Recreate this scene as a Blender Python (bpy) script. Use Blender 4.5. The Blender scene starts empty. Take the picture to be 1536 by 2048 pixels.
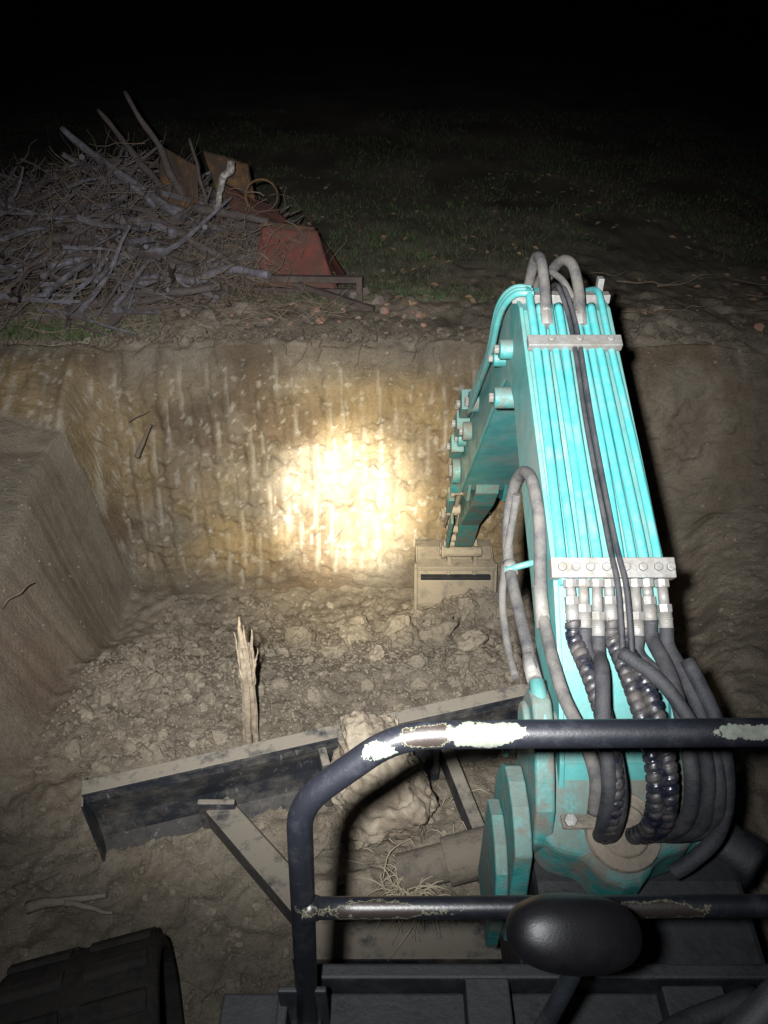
import bpy, math, random
import numpy as np
from mathutils import Vector, Matrix
random.seed(7); np.random.seed(7)
R=math.radians
scene=bpy.context.scene
# ------------------------------------------------------------ helpers
def h3(ix,iy,iz):
    v=np.sin(ix*127.1+iy*311.7+iz*74.7)*43758.5453
    return v-np.floor(v)
def vn(x,y,z=0.0):
    x=np.asarray(x,float);y=np.asarray(y,float);z=np.asarray(z,float)+0*x
    ix=np.floor(x);iy=np.floor(y);iz=np.floor(z)
    fx=x-ix;fy=y-iy;fz=z-iz
    fx=fx*fx*(3-2*fx);fy=fy*fy*(3-2*fy);fz=fz*fz*(3-2*fz)
    def L(a,b,t):return a+(b-a)*t
    c=[[[h3(ix+i,iy+j,iz+k) for k in (0,1)] for j in (0,1)] for i in (0,1)]
    r=L(L(L(c[0][0][0],c[1][0][0],fx),L(c[0][1][0],c[1][1][0],fx),fy),
        L(L(c[0][0][1],c[1][0][1],fx),L(c[0][1][1],c[1][1][1],fx),fy),fz)
    return r*2-1
def fbm(x,y,z=0.0,o=4):
    s=0;a=1;t=0
    for i in range(o):
        s=s+a*vn(x*2**i+i*17.3,y*2**i+i*5.1,np.asarray(z)*2**i);t+=a;a*=.5
    return s/t
def ss(a,b,x):
    t=np.clip((np.asarray(x,float)-a)/(b-a),0,1);return t*t*(3-2*t)
def chunk(x,y,seed=0.):
    x=np.asarray(x,float);y=np.asarray(y,float);ix=np.floor(x);iy=np.floor(y)
    d1=np.full(x.shape,9.);hh=np.zeros(x.shape)
    for i in(-1,0,1):
        for j in(-1,0,1):
            cx=ix+i;cy=iy+j;px=cx+h3(cx,cy,seed);py=cy+h3(cx,cy,seed+7)
            d=np.hypot(x-px,y-py);k=d<d1;hh=np.where(k,h3(cx,cy,seed+13),hh);d1=np.where(k,d,d1)
    return np.clip(1-d1*1.15,0,1)**.6*(hh**2.0)

def catmull(pts,sub=6):
    P=[Vector(p) for p in pts]
    if len(P)<3:return P
    Q=[P[0]*2-P[1]]+P+[P[-1]*2-P[-2]]
    out=[]
    for i in range(1,len(Q)-2):
        p0,p1,p2,p3=Q[i-1:i+3]
        for k in range(sub):
            t=k/sub
            out.append(.5*((2*p1)+(p2-p0)*t+(2*p0-5*p1+4*p2-p3)*t*t+(3*p1-p0-3*p2+p3)*t**3))
    out.append(P[-1]);return out

class MB:
    def __init__(s): s.v=[];s.f=[];s.m=[];s.sm=[]
    def add(s,vs,fs,mi=0,smooth=False):
        o=len(s.v); s.v+= [tuple(v) for v in vs]
        s.f+=[tuple(i+o for i in f) for f in fs]; s.m+=[mi]*len(fs); s.sm+=[smooth]*len(fs)
    def tube(s,pts,r,n=10,mi=0,smooth=True,helix=None,cap=True,rough=0,rseed=0):
        P=[Vector(p) for p in pts]; N=len(P)
        rs=r if isinstance(r,(list,tuple)) else [r]*N
        if len(rs)!=N: rs=[rs[0]+(rs[-1]-rs[0])*i/(N-1) for i in range(N)]
        T=[(P[min(i+1,N-1)]-P[max(i-1,0)]).normalized() for i in range(N)]
        up=Vector((0,0,1)) if abs(T[0].z)<.9 else Vector((1,0,0))
        nrm=(up-T[0]*up.dot(T[0])).normalized()
        vs=[];L=0;rr_=random.Random(rseed);ph=[rr_.uniform(-1,1) for _ in range(n)]
        for i in range(N):
            if i: L+=(P[i]-P[i-1]).length
            nrm=(nrm-T[i]*nrm.dot(T[i]))
            nrm=nrm.normalized() if nrm.length>1e-6 else T[i].orthogonal().normalized()
            b=T[i].cross(nrm)
            for k in range(n):
                a=2*math.pi*k/n; rr=rs[i]
                if rough: rr*=1+rough*(ph[k]*.8+rr_.uniform(-.4,.4))
                if helix:
                    q=(L/helix[0]-k/n)%1.0
                    g=min(1,max(0,min(q,.80-q)/.07))
                    rr*=1+helix[1]*g
                vs.append(P[i]+(nrm*math.cos(a)+b*math.sin(a))*rr)
        fs=[(i*n+k,i*n+(k+1)%n,(i+1)*n+(k+1)%n,(i+1)*n+k) for i in range(N-1) for k in range(n)]
        s.add(vs,fs,mi,smooth)
        if cap:
            o=len(s.v)-len(vs)
            s.f.append(tuple(o+k for k in reversed(range(n))));s.m.append(mi);s.sm.append(False)
            s.f.append(tuple(o+(N-1)*n+k for k in range(n)));s.m.append(mi);s.sm.append(False)
    def cyl(s,a,b,r,n=16,mi=0): s.tube([a,b],r,n,mi)
    def box(s,c,d,rot=None,mi=0):
        M=rot if rot is not None else Matrix.Identity(3); c=Vector(c)
        vs=[c+M@Vector((x*d[0]/2,y*d[1]/2,z*d[2]/2)) for x in(-1,1) for y in(-1,1) for z in(-1,1)]
        s.add(vs,[(0,1,3,2),(4,6,7,5),(0,4,5,1),(2,3,7,6),(0,2,6,4),(1,5,7,3)],mi)
    def bar(s,a,b,w,h,mi=0):
        a=Vector(a);b=Vector(b);d=(b-a);L=d.length;d.normalize()
        up=Vector((0,0,1)) if abs(d.z)<.95 else Vector((0,1,0))
        x=d.cross(up).normalized(); z=x.cross(d)
        M=Matrix((x,d,z)).transposed()
        s.box((a+b)/2,(w,L,h),M,mi)
    def prism(s,prof,x0,x1,mi=0):
        n=len(prof); vs=[(x0,p[0],p[1]) for p in prof]+[(x1,p[0],p[1]) for p in prof]
        fs=[tuple(range(n)),tuple(reversed(range(n,2*n)))]+[(i,i+n,(i+1)%n+n,(i+1)%n) for i in range(n)]
        s.add(vs,fs,mi)
    def bolt(s,c,d,r=.012,h=.012,mi=0):
        c=Vector(c);d=Vector(d).normalized(); s.tube([c,c+d*h],r,6,mi,smooth=False)
    def build(s,name,mats,parent=None,bevel=0,bseg=2,dz=0.0):
        me=bpy.data.meshes.new(name); me.from_pydata(s.v,[],s.f)
        for m in (mats if isinstance(mats,(list,tuple)) else [mats]): me.materials.append(m)
        me.polygons.foreach_set('material_index',s.m); me.polygons.foreach_set('use_smooth',s.sm)
        me.validate();me.update()
        o=bpy.data.objects.new(name,me); scene.collection.objects.link(o)
        if parent:o.parent=parent
        if bevel:
            b=o.modifiers.new('bv','BEVEL');b.width=bevel;b.segments=bseg;b.limit_method='ANGLE';b.angle_limit=R(35)
        o.location.z=dz
        return o
def ico(sub):
    import bmesh
    bm=bmesh.new();bmesh.ops.create_icosphere(bm,subdivisions=sub,radius=1)
    v=np.array([p.co[:] for p in bm.verts]);f=[tuple(q.index for q in p.verts) for p in bm.faces];bm.free();return v,f
ICO={k:ico(k) for k in (1,2,3,4,5,6)}
def rockv(sub,seed,planes=9,amp=.12,fr=1.6):
    rs=np.random.RandomState(seed);v,f=ICO[sub];v=v.copy()
    for i in range(planes):
        n=rs.normal(size=3);n/=np.linalg.norm(n);d=rs.uniform(.45,.8)
        q=v@n;v-=np.outer(np.clip(q-d,0,None),n)
    nn=v/np.linalg.norm(v,axis=1)[:,None]
    v+=nn*(amp*fbm(v[:,0]*fr+seed,v[:,1]*fr,v[:,2]*fr,4))[:,None]
    return v,f
def fast_mesh(name,V,F,mat,parent=None,smooth=False):
    me=bpy.data.meshes.new(name)
    k=F.shape[1]
    me.vertices.add(len(V));me.vertices.foreach_set('co',V.astype(np.float32).ravel())
    me.loops.add(F.size);me.loops.foreach_set('vertex_index',F.astype(np.int32).ravel())
    me.polygons.add(len(F));me.polygons.foreach_set('loop_start',np.arange(0,F.size,k,dtype=np.int32))
    me.polygons.foreach_set('loop_total',np.full(len(F),k,dtype=np.int32))
    me.update(calc_edges=True);me.validate()
    me.polygons.foreach_set('use_smooth',[smooth]*len(F))
    me.materials.append(mat)
    o=bpy.data.objects.new(name,me);scene.collection.objects.link(o)
    if parent:o.parent=parent
    return o
# ------------------------------------------------------------ materials
def newmat(name):
    m=bpy.data.materials.new(name);m.use_nodes=True;nt=m.node_tree
    return m,nt,nt.nodes['Principled BSDF']
def N(nt,t,**k):
    n=nt.nodes.new(t)
    for a,b in k.items():setattr(n,a,b)
    return n
def mixc(nt,fac,a,b):
    n=nt.nodes.new('ShaderNodeMix');n.data_type='RGBA'
    for s,x in ((0,fac),(6,a),(7,b)):
        if isinstance(x,bpy.types.NodeSocket):nt.links.new(x,n.inputs[s])
        elif s==0:n.inputs[0].default_value=x
        else:n.inputs[s].default_value=(*x,1)
    return n.outputs[2]
def ramp(nt,src,a,b):
    n=nt.nodes.new('ShaderNodeMapRange');n.inputs[1].default_value=a;n.inputs[2].default_value=b
    nt.links.new(src,n.inputs[0]);return n.outputs[0]
def math_(nt,op,a,b=None):
    n=nt.nodes.new('ShaderNodeMath');n.operation=op
    for i,x in enumerate((a,b)):
        if x is None:continue
        if isinstance(x,bpy.types.NodeSocket):nt.links.new(x,n.inputs[i])
        else:n.inputs[i].default_value=x
    return n.outputs[0]
def noise(nt,scale,detail=5,rough=.6,vec=None):
    n=N(nt,'ShaderNodeTexNoise');n.inputs['Scale'].default_value=scale;n.inputs['Detail'].default_value=min(detail,5);n.inputs['Roughness'].default_value=rough
    tc=N(nt,'ShaderNodeTexCoord');nt.links.new(vec or tc.outputs['Object'],n.inputs['Vector']);return n.outputs['Fac']
def surf(name,base,rough=.5,metal=0,dirt=(.23,.19,.15),dust=.5,dlo=.5,dhi=.7,dscale=9,bump=.15,bscale=60,top=0.0,scratch=None,base2=None,spec=.5,grain=False):
    m,nt,b=newmat(name)
    col=mixc(nt,ramp(nt,noise(nt,dscale*2.7,4,.6),.35,.65),base,base2 or tuple(c*.75 for c in base))
    if scratch:
        tc=N(nt,'ShaderNodeTexCoord');mp=N(nt,'ShaderNodeMapping');mp.inputs['Scale'].default_value=(1,1,.2);mp.inputs['Rotation'].default_value=(0,R(20),0)
        nt.links.new(tc.outputs['Object'],mp.inputs[0])
        f=ramp(nt,noise(nt,34,5,.8,mp.outputs[0]),.60,.66)
        col=mixc(nt,math_(nt,'MULTIPLY',f,.7),col,scratch)
    f=ramp(nt,noise(nt,dscale,5,.7),dlo,dhi)
    if top:
        g=N(nt,'ShaderNodeNewGeometry');sx=N(nt,'ShaderNodeSeparateXYZ');nt.links.new(g.outputs['Normal'],sx.inputs[0])
        t=ramp(nt,sx.outputs[2],.3,.85);t=math_(nt,'MULTIPLY',t,top)
        t=math_(nt,'MULTIPLY',t,ramp(nt,noise(nt,dscale*1.5,5,.7),.3,.5))
        f=math_(nt,'MAXIMUM',math_(nt,'MULTIPLY',f,dust),t)
    else: f=math_(nt,'MULTIPLY',f,dust)
    col=mixc(nt,f,col,dirt)
    nt.links.new(col,b.inputs['Base Color'])
    rr=N(nt,'ShaderNodeMapRange');rr.inputs[3].default_value=rough;rr.inputs[4].default_value=.95
    nt.links.new(f,rr.inputs[0]);nt.links.new(rr.outputs[0],b.inputs['Roughness'])
    b.inputs['Metallic'].default_value=metal;b.inputs['Specular IOR Level'].default_value=spec
    bp=N(nt,'ShaderNodeBump');bp.inputs['Strength'].default_value=bump;bp.inputs['Distance'].default_value=.01
    vec=None
    if grain:
        tc=N(nt,'ShaderNodeTexCoord');mp=N(nt,'ShaderNodeMapping');mp.inputs['Scale'].default_value=(1,1,.06)
        nt.links.new(tc.outputs['Object'],mp.inputs[0]);vec=mp.outputs[0]
    nt.links.new(noise(nt,bscale,4,.7,vec),bp.inputs['Height']);nt.links.new(bp.outputs[0],b.inputs['Normal'])
    return m
DIRT=(.23,.20,.16)
teal=surf('teal_paint',(.046,.195,.19),.42,dust=.85,dlo=.44,dhi=.70,dscale=5,bump=.12,top=.3,dirt=(.12,.14,.125),base2=(.034,.15,.148))
teal_dirty=surf('teal_paint_dirty',(.026,.155,.150),.5,dust=.95,dlo=.45,dhi=.62,dscale=9,bump=.35,bscale=45,top=.7,dirt=(.080,.072,.059),base2=(.016,.105,.102))
tubeteal=surf('tube_teal',(.048,.245,.248),.3,dust=.6,dlo=.46,dhi=.70,dscale=12,bump=.05,dirt=(.10,.155,.148),base2=(.036,.20,.205))
blacksteel=surf('black_steel',(.020,.023,.030),.42,dust=.75,dlo=.45,dhi=.8,dscale=6,bump=.2,scratch=(.17,.18,.20),top=.97,dirt=(.165,.145,.115))
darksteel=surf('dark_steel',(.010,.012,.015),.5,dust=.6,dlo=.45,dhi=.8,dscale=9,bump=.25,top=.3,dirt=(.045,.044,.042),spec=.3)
zinc=surf('zinc_steel',(.17,.17,.165),.5,.3,dust=.85,dlo=.4,dhi=.65,dscale=20,bump=.2,dirt=(.10,.09,.075))
rubber=surf('hose_rubber',(.014,.015,.019),.6,dust=.8,dlo=.38,dhi=.75,dscale=14,bump=.35,bscale=160,dirt=(.045,.044,.046),spec=.3)
dustrub=surf('dusty_rubber',(.035,.035,.038),.75,dust=.9,dlo=.35,dhi=.6,dscale=14,bump=.4,bscale=160,dirt=(.080,.075,.068),spec=.3)
wrap=surf('spiral_wrap_plastic',(.006,.008,.015),.25,dust=.7,dlo=.42,dhi=.66,dscale=16,bump=.05,dirt=(.06,.052,.044),spec=.35)
mudsteel=surf('muddy_steel',(.11,.10,.08),.7,dust=1,dlo=.3,dhi=.5,dscale=9,bump=.8,bscale=40,dirt=(.19,.16,.118))
mudnear=surf('mud_caked_steel',(.05,.045,.038),.7,dust=1,dlo=.3,dhi=.5,dscale=9,bump=.8,bscale=40,dirt=(.13,.11,.085))
mirrorblack=surf('mirror_black_plastic',(.004,.004,.005),.42,dust=.08,dscale=12,bump=.10,bscale=260,spec=.3,dirt=(.03,.03,.03))
rust=surf('rusty_red',(.13,.038,.030),.85,dust=.9,dlo=.42,dhi=.62,dscale=4,bump=.6,dirt=(.065,.045,.035),base2=(.08,.030,.025),spec=.2)
rusto=surf('rusty_orange',(.14,.075,.028),.9,dust=.95,dlo=.40,dhi=.53,dscale=5,bump=.6,dirt=(.05,.035,.027),base2=(.08,.042,.022),spec=.2)
wood=surf('branch_bark',(.085,.072,.070),.9,dust=.8,dlo=.4,dhi=.6,dscale=10,bump=.5,bscale=90,dirt=(.05,.04,.036),spec=.2)
woodb=surf('weathered_wood',(.15,.145,.17),.9,dust=.9,dlo=.38,dhi=.6,dscale=10,bump=.5,bscale=90,dirt=(.055,.05,.05),spec=.2)
twig=surf('twig',(.11,.083,.06),.9,dust=.5,dscale=10,bump=.1,dirt=(.07,.055,.04))
birch=surf('pale_wood',(.38,.36,.33),.85,dust=.9,dlo=.42,dhi=.56,dscale=22,bump=.6,dirt=(.10,.09,.08))
stakew=surf('splintered_wood',(.34,.275,.195),.85,dust=.8,dlo=.45,dhi=.65,dscale=18,bump=1,bscale=110,dirt=(.16,.125,.09),grain=True)
straw=surf('dry_straw',(.36,.31,.22),.85,dust=.5,dscale=12,bump=.1)
leafm=surf('green_leaf',(.045,.08,.028),.8,dust=.9,dlo=.38,dhi=.6,dscale=6,bump=.1,dirt=(.09,.085,.055),spec=.2)
grassm=surf('grass_blade',(.050,.095,.032),.8,dust=.85,dlo=.40,dhi=.58,dscale=1.3,bump=.1,dirt=(.060,.052,.036),spec=.2)
brick=surf('broken_brick',(.34,.15,.095),.95,dust=.9,dlo=.4,dhi=.55,dscale=10,bump=.5,dirt=(.17,.135,.105))
rockm=surf('boulder_stone',(.27,.235,.18),.95,dust=.9,dlo=.42,dhi=.60,dscale=7,bump=1,bscale=26,dirt=(.15,.12,.09),base2=(.20,.17,.13),spec=.2)

def rail_mat():
    m,nt,b=newmat('rail_black_paint')
    tc=N(nt,'ShaderNodeTexCoord')
    col=mixc(nt,ramp(nt,noise(nt,25,5,.7),.5,.75),(.004,.0045,.0065),(.012,.013,.016))
    w=noise(nt,60,5,.75);w2=noise(nt,14,3,.6)
    def blob(c,r,stretch):
        mpp=N(nt,'ShaderNodeMapping');mpp.inputs['Location'].default_value=(-c[0]*stretch,-c[1],-c[2]);mpp.inputs['Scale'].default_value=(stretch,1,1)
        nt.links.new(tc.outputs['Object'],mpp.inputs[0])
        ln=N(nt,'ShaderNodeVectorMath',operation='LENGTH');nt.links.new(mpp.outputs[0],ln.inputs[0])
        d=math_(nt,'DIVIDE',ln.outputs['Value'],r)
        d=math_(nt,'ADD',d,math_(nt,'MULTIPLY',math_(nt,'SUBTRACT',w2,.5),1.6))
        return math_(nt,'ADD',d,math_(nt,'MULTIPLY',math_(nt,'SUBTRACT',w,.5),1.8))
    def mn(a,b):return b if a is None else math_(nt,'MINIMUM',a,b)
    peel=None;bare=None
    for c,r,s in (((.135,.685,2.41),.020,.5),((-.01,.67,2.39),.018,.6),((.16,.69,2.415),.013,.3),((.53,.69,2.412),.012,.22)):
        peel=mn(peel,blob(c,r,s))
    for c,r,s in (((-.01,.62,2.04),.018,.16),((.42,.62,2.04),.017,.18),((-.118,.63,2.03),.012,1),((.06,.685,2.41),.017,.45)):
        bare=mn(bare,blob(c,r,s))
    col=mixc(nt,ramp(nt,bare,1.0,.98),col,(.075,.075,.05))
    col=mixc(nt,ramp(nt,bare,.93,.91),col,(.012,.009,.008))
    col=mixc(nt,ramp(nt,peel,1.0,.97),col,mixc(nt,ramp(nt,w,.4,.7),(.085,.094,.078),(.05,.055,.043)))
    nt.links.new(col,b.inputs['Base Color']);b.inputs['Roughness'].default_value=.4;b.inputs['Specular IOR Level'].default_value=.35
    bp=N(nt,'ShaderNodeBump');bp.inputs['Strength'].default_value=.2;bp.inputs['Distance'].default_value=.003
    nt.links.new(noise(nt,120,4,.7),bp.inputs['Height']);nt.links.new(bp.outputs[0],b.inputs['Normal'])
    return m
railm=rail_mat()

def dirt_mat(name,attr=True,base=DIRT,bd=.018):
    m,nt,b=newmat(name)
    if attr:
        a=N(nt,'ShaderNodeAttribute');a.attribute_name='Col';c0=a.outputs['Color']
    else:
        g=N(nt,'ShaderNodeNewGeometry');c0=mixc(nt,g.outputs['Random Per Island'],tuple(c*.78 for c in base),tuple(c*1.12 for c in base))
    n1=noise(nt,7,5,.7);n2=noise(nt,60,4,.75)
    mm=N(nt,'ShaderNodeMix',data_type='RGBA',blend_type='MULTIPLY');mm.inputs[0].default_value=1
    nt.links.new(c0,mm.inputs[6])
    v=math_(nt,'ADD',math_(nt,'MULTIPLY',n1,.9),math_(nt,'MULTIPLY',n2,1.1))
    cc=N(nt,'ShaderNodeCombineColor')
    for i in range(3):nt.links.new(v,cc.inputs[i])
    nt.links.new(cc.outputs[0],mm.inputs[7])
    nt.links.new(mm.outputs[2],b.inputs['Base Color']);b.inputs['Roughness'].default_value=.95
    b.inputs['Specular IOR Level'].default_value=.15
    bp=N(nt,'ShaderNodeBump');bp.inputs['Strength'].default_value=1;bp.inputs['Distance'].default_value=bd
    nt.links.new(noise(nt,36,5,.8),bp.inputs['Height']);nt.links.new(bp.outputs[0],b.inputs['Normal'])
    return m
groundm=dirt_mat('dirt_ground',bd=.022);clodm=dirt_mat('dirt_clods',False,(.205,.175,.135),.016);darkclod=dirt_mat('dark_soil_clods',False,(.14,.118,.092),.02)

# ------------------------------------------------------------ terrain
WB,WT=4.75,5.35
def floor_h(x,y,fine=False):
    x=np.asarray(x,float);y=np.asarray(y,float)
    z=-.12*ss(2.4,3.0,y)-.86*ss(2.9,4.45,y)
    z=z+.10*fbm(x*1.1,y*1.1,3.3,4)*ss(1.2,2.4,y)+.05*fbm(x*5,y*5,1.3,3)+.025*fbm(x*14,y*14,1.3,3)
    z=z+.34*np.exp(-(((x-.72)/.42)**2+((y-4.30)/.22)**2))+.16*np.exp(-(((x-.1)/.5)**2+((y-3.9)/.25)**2))
    z=z+.22*np.exp(-(((x-.2)/.45)**2+((y-1.85)/.33)**2))
    if fine:
        lo=ss(-2.0,-1.7,x)*ss(.6,1.2,y)
        z=z+(.035*chunk(x*6.5,y*6.5,1.)+.02*fbm(x*30,y*30,3.,2)+.018*chunk(x*16,y*16,8.)*ss(2.4,2.0,y))*lo
    xe=-1.86+.05*fbm(y*.9,y*0+4,2.,2)+.012*fbm(y*9,y*0,2.,3)-.22*ss(3.2,4.6,y)
    t=np.clip((xe-x)/.24,0,1)
    w=t*(1-.35*ss(.6,1,t))+.35*ss(.6,1,t)*1.0
    w=np.where(t<1,np.minimum(w,1),1)
    hb=(.56+.09*fbm(x*1.5,y*1.5,7.,4)+.2*ss(-2.1,-3.0,x)-.06*ss(4.0,4.7,y))*ss(1.3,3.4,y)
    z=z+(hb-z)*w*ss(1.2,2.9,y)
    w=ss(1.3,2.9,x+.15*fbm(x,y,9.,3))*ss(1.8,2.8,y)
    z=z+(.25-z)*w*.75+.10*ss(.45,.6,(x-1.2)-.35*(y-2.6)+.1*fbm(x*3,y*3,4.,3))*ss(1.8,2.8,y)
    z=z-.15*ss(1.2,-.5,y)
    return z
def bank_h(x,y):
    x=np.asarray(x,float);y=np.asarray(y,float)
    f=1-ss(12,30,y)
    return 1.0-.06*ss(-1,-3,x)+.06*fbm(x*.8,y*.8,5.,3)+.03*fbm(x*4,y*4,5.,3)*f+.25*fbm(x*.05,y*.05,8.,2)*ss(12,60,y)
def wall_shift(x): return .12*fbm(np.asarray(x)*.7,0*np.asarray(x)+2.2,1.,3)+.05*fbm(np.asarray(x)*3,0*np.asarray(x)+2.2,1.,3)-.25*ss(2.0,3.4,x)
dx=.0165
xs=np.arange(-4.6,4.6,dx)
ext=[];s=dx;p=xs[-1]
while p<220: s*=1.14;p+=s;ext.append(p)
ext=np.array(ext);xs=np.concatenate([-(ext[::-1]),xs,ext]);xs.sort()
ya=[-30,-20,-12,-7,-4,-2.5,-1.5,-.8,-.3,.1,.4,.6,.8]+list(np.arange(.9,WB,.018))
yw=np.linspace(0,1,150)
yb=[];s=.018;p=WT
while p<300:
    p+=s;yb.append(p)
    if p>6.3:s*=1.055
X,Y=np.meshgrid(xs,np.array(ya));Fz=floor_h(X,Y,True)
k=ss(3.9,WB,Y);Ya=Y+k*wall_shift(X)
Xw,S=np.meshgrid(xs,yw);zb=floor_h(Xw,0*Xw+WB,True);zt=bank_h(Xw,0*Xw+WT)
lipn=.5+.5*fbm(Xw*1.6,0*Xw,8.,3)
Zl=zb+(zt-zb)*(S-.10*lipn*ss(.80,1.0,S))
Yw=WB+(WT-WB)*(S**1.25)+wall_shift(Xw)+.16*lipn*ss(.78,1.0,S)
tw=Xw+.06*fbm(Xw*.6,Zl*.9,3.,2)+.03*(Zl)+.008*fbm(Xw*8,Zl*5,3.,2)
kk=np.floor(tw/.125);fx=tw/.125-kk-.5
ro=h3(kk,kk*0+3,kk*0);sl=.30+.25*h3(kk,kk*0+8,kk*0)
seg=np.floor((Zl+ro*.6)/sl);sf=(Zl+ro*.6)/sl-seg
on=(h3(kk,seg,kk*0+5)>.22).astype(float)*ss(0,.08,sf)*ss(1,.9,sf)
off_=(h3(kk,seg,kk*0+9)-.5)*.35
wd=.08+.05*h3(kk,seg,kk*0+2)
st=on*ss(wd+.05,wd-.02,np.abs(fx-off_))
area=ss(1.7,.6,Xw)*ss(-4.4,-3.6,Xw)*ss(.04,.14,S+.08*fbm(Xw*2,Zl*0,3.,2))*ss(.99,.90,S)
edge=ss(.48,.62,fbm(Xw*9,Zl*7.,11.,4)*.5+.5)
st=st*area*(1-edge*.85)
cr=.045*fbm(Xw*6,Zl*6,2.,4)+.022*fbm(Xw*22,Zl*22,2.,3)-.03*chunk(Xw*9,Zl*9,5.)-.018*chunk(Xw*20,Zl*20,6.)
Yw=Yw+np.sin(np.pi*np.clip(S,0,1))**.35*(cr*(1-.85*st)+.08*fbm(Xw*1.5,Zl*1.5,4.,3)+.020*st-.014*np.cos(2*np.pi*fx)*area)
Zw=Zl+.02*fbm(Xw*9,S*9,6.,3)*np.sin(np.pi*S)
Xb,Yb=np.meshgrid(xs,np.array(yb));Zb=bank_h(Xb,Yb)+.03*fbm(Xb*9,Yb*9,1.,3)*(1-ss(7,12,Yb))+(.03*chunk(Xb*7,Yb*7,4.))*(1-ss(6,7.5,Yb))
lipb=.5+.5*fbm(Xb*1.6,0*Xb,8.,3)
Yb2=Yb+(wall_shift(Xb)+.16*lipb)*(1-ss(5.35,7,Yb))
Zb=Zb-.20*lipb*(1-ss(5.35,5.75,Yb))
VX=np.vstack([X,Xw,Xb]);VY=np.vstack([Ya,Yw,Yb2]);VZ=np.vstack([Fz,Zw,Zb])
nr,nc=VX.shape
V=np.stack([VX.ravel(),VY.ravel(),VZ.ravel()],1)
ii=np.arange(nr*nc).reshape(nr,nc)
F=np.stack([ii[:-1,:-1].ravel(),ii[:-1,1:].ravel(),ii[1:,1:].ravel(),ii[1:,:-1].ravel()],1)
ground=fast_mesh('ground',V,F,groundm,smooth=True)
C=np.zeros((nr,nc,3));C[:]=np.array([.215,.185,.143])
och=np.array([.205,.15,.078]);dark=np.array([.105,.075,.048]);clay=np.array([.36,.335,.28])
nA=X.shape[0];nW=Xw.shape[0]
n=fbm(VX*1.3,VY*1.3+VZ*1.3,3.,4)
C=C*(1+.3*n[...,None])
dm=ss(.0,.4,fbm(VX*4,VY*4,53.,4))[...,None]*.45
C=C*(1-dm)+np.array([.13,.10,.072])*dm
fz=(ss(-1.95,-1.75,VX)*ss(2.2,2.5,VY)*ss(4.9,4.7,VY)*ss(1.9,1.3,VX))[...,None]*.45  # floor soil darkened under the clods, painting in the shadow gaps between them
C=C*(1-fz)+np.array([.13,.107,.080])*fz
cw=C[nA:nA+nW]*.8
o_=np.clip(ss(-.35,.25,fbm(Xw*.9,Zl*1.2,21.,4))*ss(.0,.2,S)*ss(1.0,.8,S)*ss(2.2,1.2,Xw),0,1)[...,None]*.85
cw=cw*(1-o_)+och*o_
d_=(ss(.0,.4,fbm(Xw*1.9,Zl*2.6,31.,4)))[...,None]*.75
cw=cw*(1-d_)+dark*d_
fl=(ss(.47,.5,fbm(Xw*24,Zl*24,41.,2))*area)[...,None]*.5
cw=cw*(1-fl)+clay*fl
cw=cw*(1-st[...,None]*.38)+clay*st[...,None]*.38
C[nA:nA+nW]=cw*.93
cb=C[nA+nW:]
cb=cb*(1-.5*ss(-.5,.3,fbm(Xb*2.5,Yb*2.5,14.,4))*ss(5.35,5.7,Yb))[...,None]
g_=(ss(6.0,7.4,Yb+1.1*fbm(Xb*1.,Yb*1.,2.,4)))[...,None]*.85
cb=cb*(1-g_)+np.array([.078,.073,.052])*(1+.8*fbm(Xb*1.3,Yb*1.3,4.,5))[...,None]*g_
C[nA+nW:]=cb
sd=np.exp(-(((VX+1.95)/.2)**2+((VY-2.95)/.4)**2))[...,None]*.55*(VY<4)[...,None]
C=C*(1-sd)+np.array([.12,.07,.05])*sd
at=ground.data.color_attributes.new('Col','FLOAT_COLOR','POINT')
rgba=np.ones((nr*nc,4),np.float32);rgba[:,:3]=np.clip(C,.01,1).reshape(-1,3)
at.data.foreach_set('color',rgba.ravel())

# ------------------------------------------------------------ loose clods
def scatter(name,items,mat,sub=2,nb=14,amp=.12,smooth=False,parent=None,planes=9,fr=1.6,sz=(.5,.9)):
    bases=[rockv(sub,100+i,planes,amp,fr) for i in range(nb)];VV=[];FF=[];o=0
    f0=np.array(bases[0][1])
    for (x,y,z,r) in items:
        b=bases[random.randrange(nb)][0]
        e=Matrix.Rotation(random.uniform(0,6.28),3,'Z')@Matrix.Rotation(random.uniform(0,6.28),3,'X')
        M=np.array(e);sc=np.array([1,random.uniform(.6,1),random.uniform(*sz)])
        VV.append((b*sc)@M.T*r+np.array([x,y,z]));FF.append(f0+o);o+=len(b)
    return fast_mesh(name,np.vstack(VV),np.vstack(FF),mat,smooth=smooth,parent=parent)
LS=bpy.data.objects.new('loose_soil',None);scene.collection.objects.link(LS)
items=[]
def addr(n,xr,yr,rlo,rhi,pw=3,dens=None,emb=.1):
    xx=np.random.uniform(*xr,n);yy=np.random.uniform(*yr,n);rr=rlo+(rhi-rlo)*np.random.rand(n)**pw
    if dens is not None:
        kp=np.random.rand(n)<dens(xx,yy);xx,yy,rr=xx[kp],yy[kp],rr[kp]
    zz=floor_h(xx,yy,True)
    items.extend(zip(xx,yy,zz+rr*emb,rr))
dn=lambda x,y:np.clip(.45+1.2*fbm(x*1.7,y*1.7,77.,3),.08,1)
addr(5200,(-1.8,1.5),(2.35,4.7),.012,.050,4,dn,.12)
addr(330,(-1.8,1.3),(2.35,4.5),.04,.085,2,dn,.0)
addr(15000,(-1.8,1.3),(2.3,4.5),.004,.018,2.0,None,.3)
addr(11000,(-2.2,1.2),(.9,2.3),.004,.030,5,dn,.2)
addr(1500,(-4,-2.0),(1.3,4.6),.005,.02,4)
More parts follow.
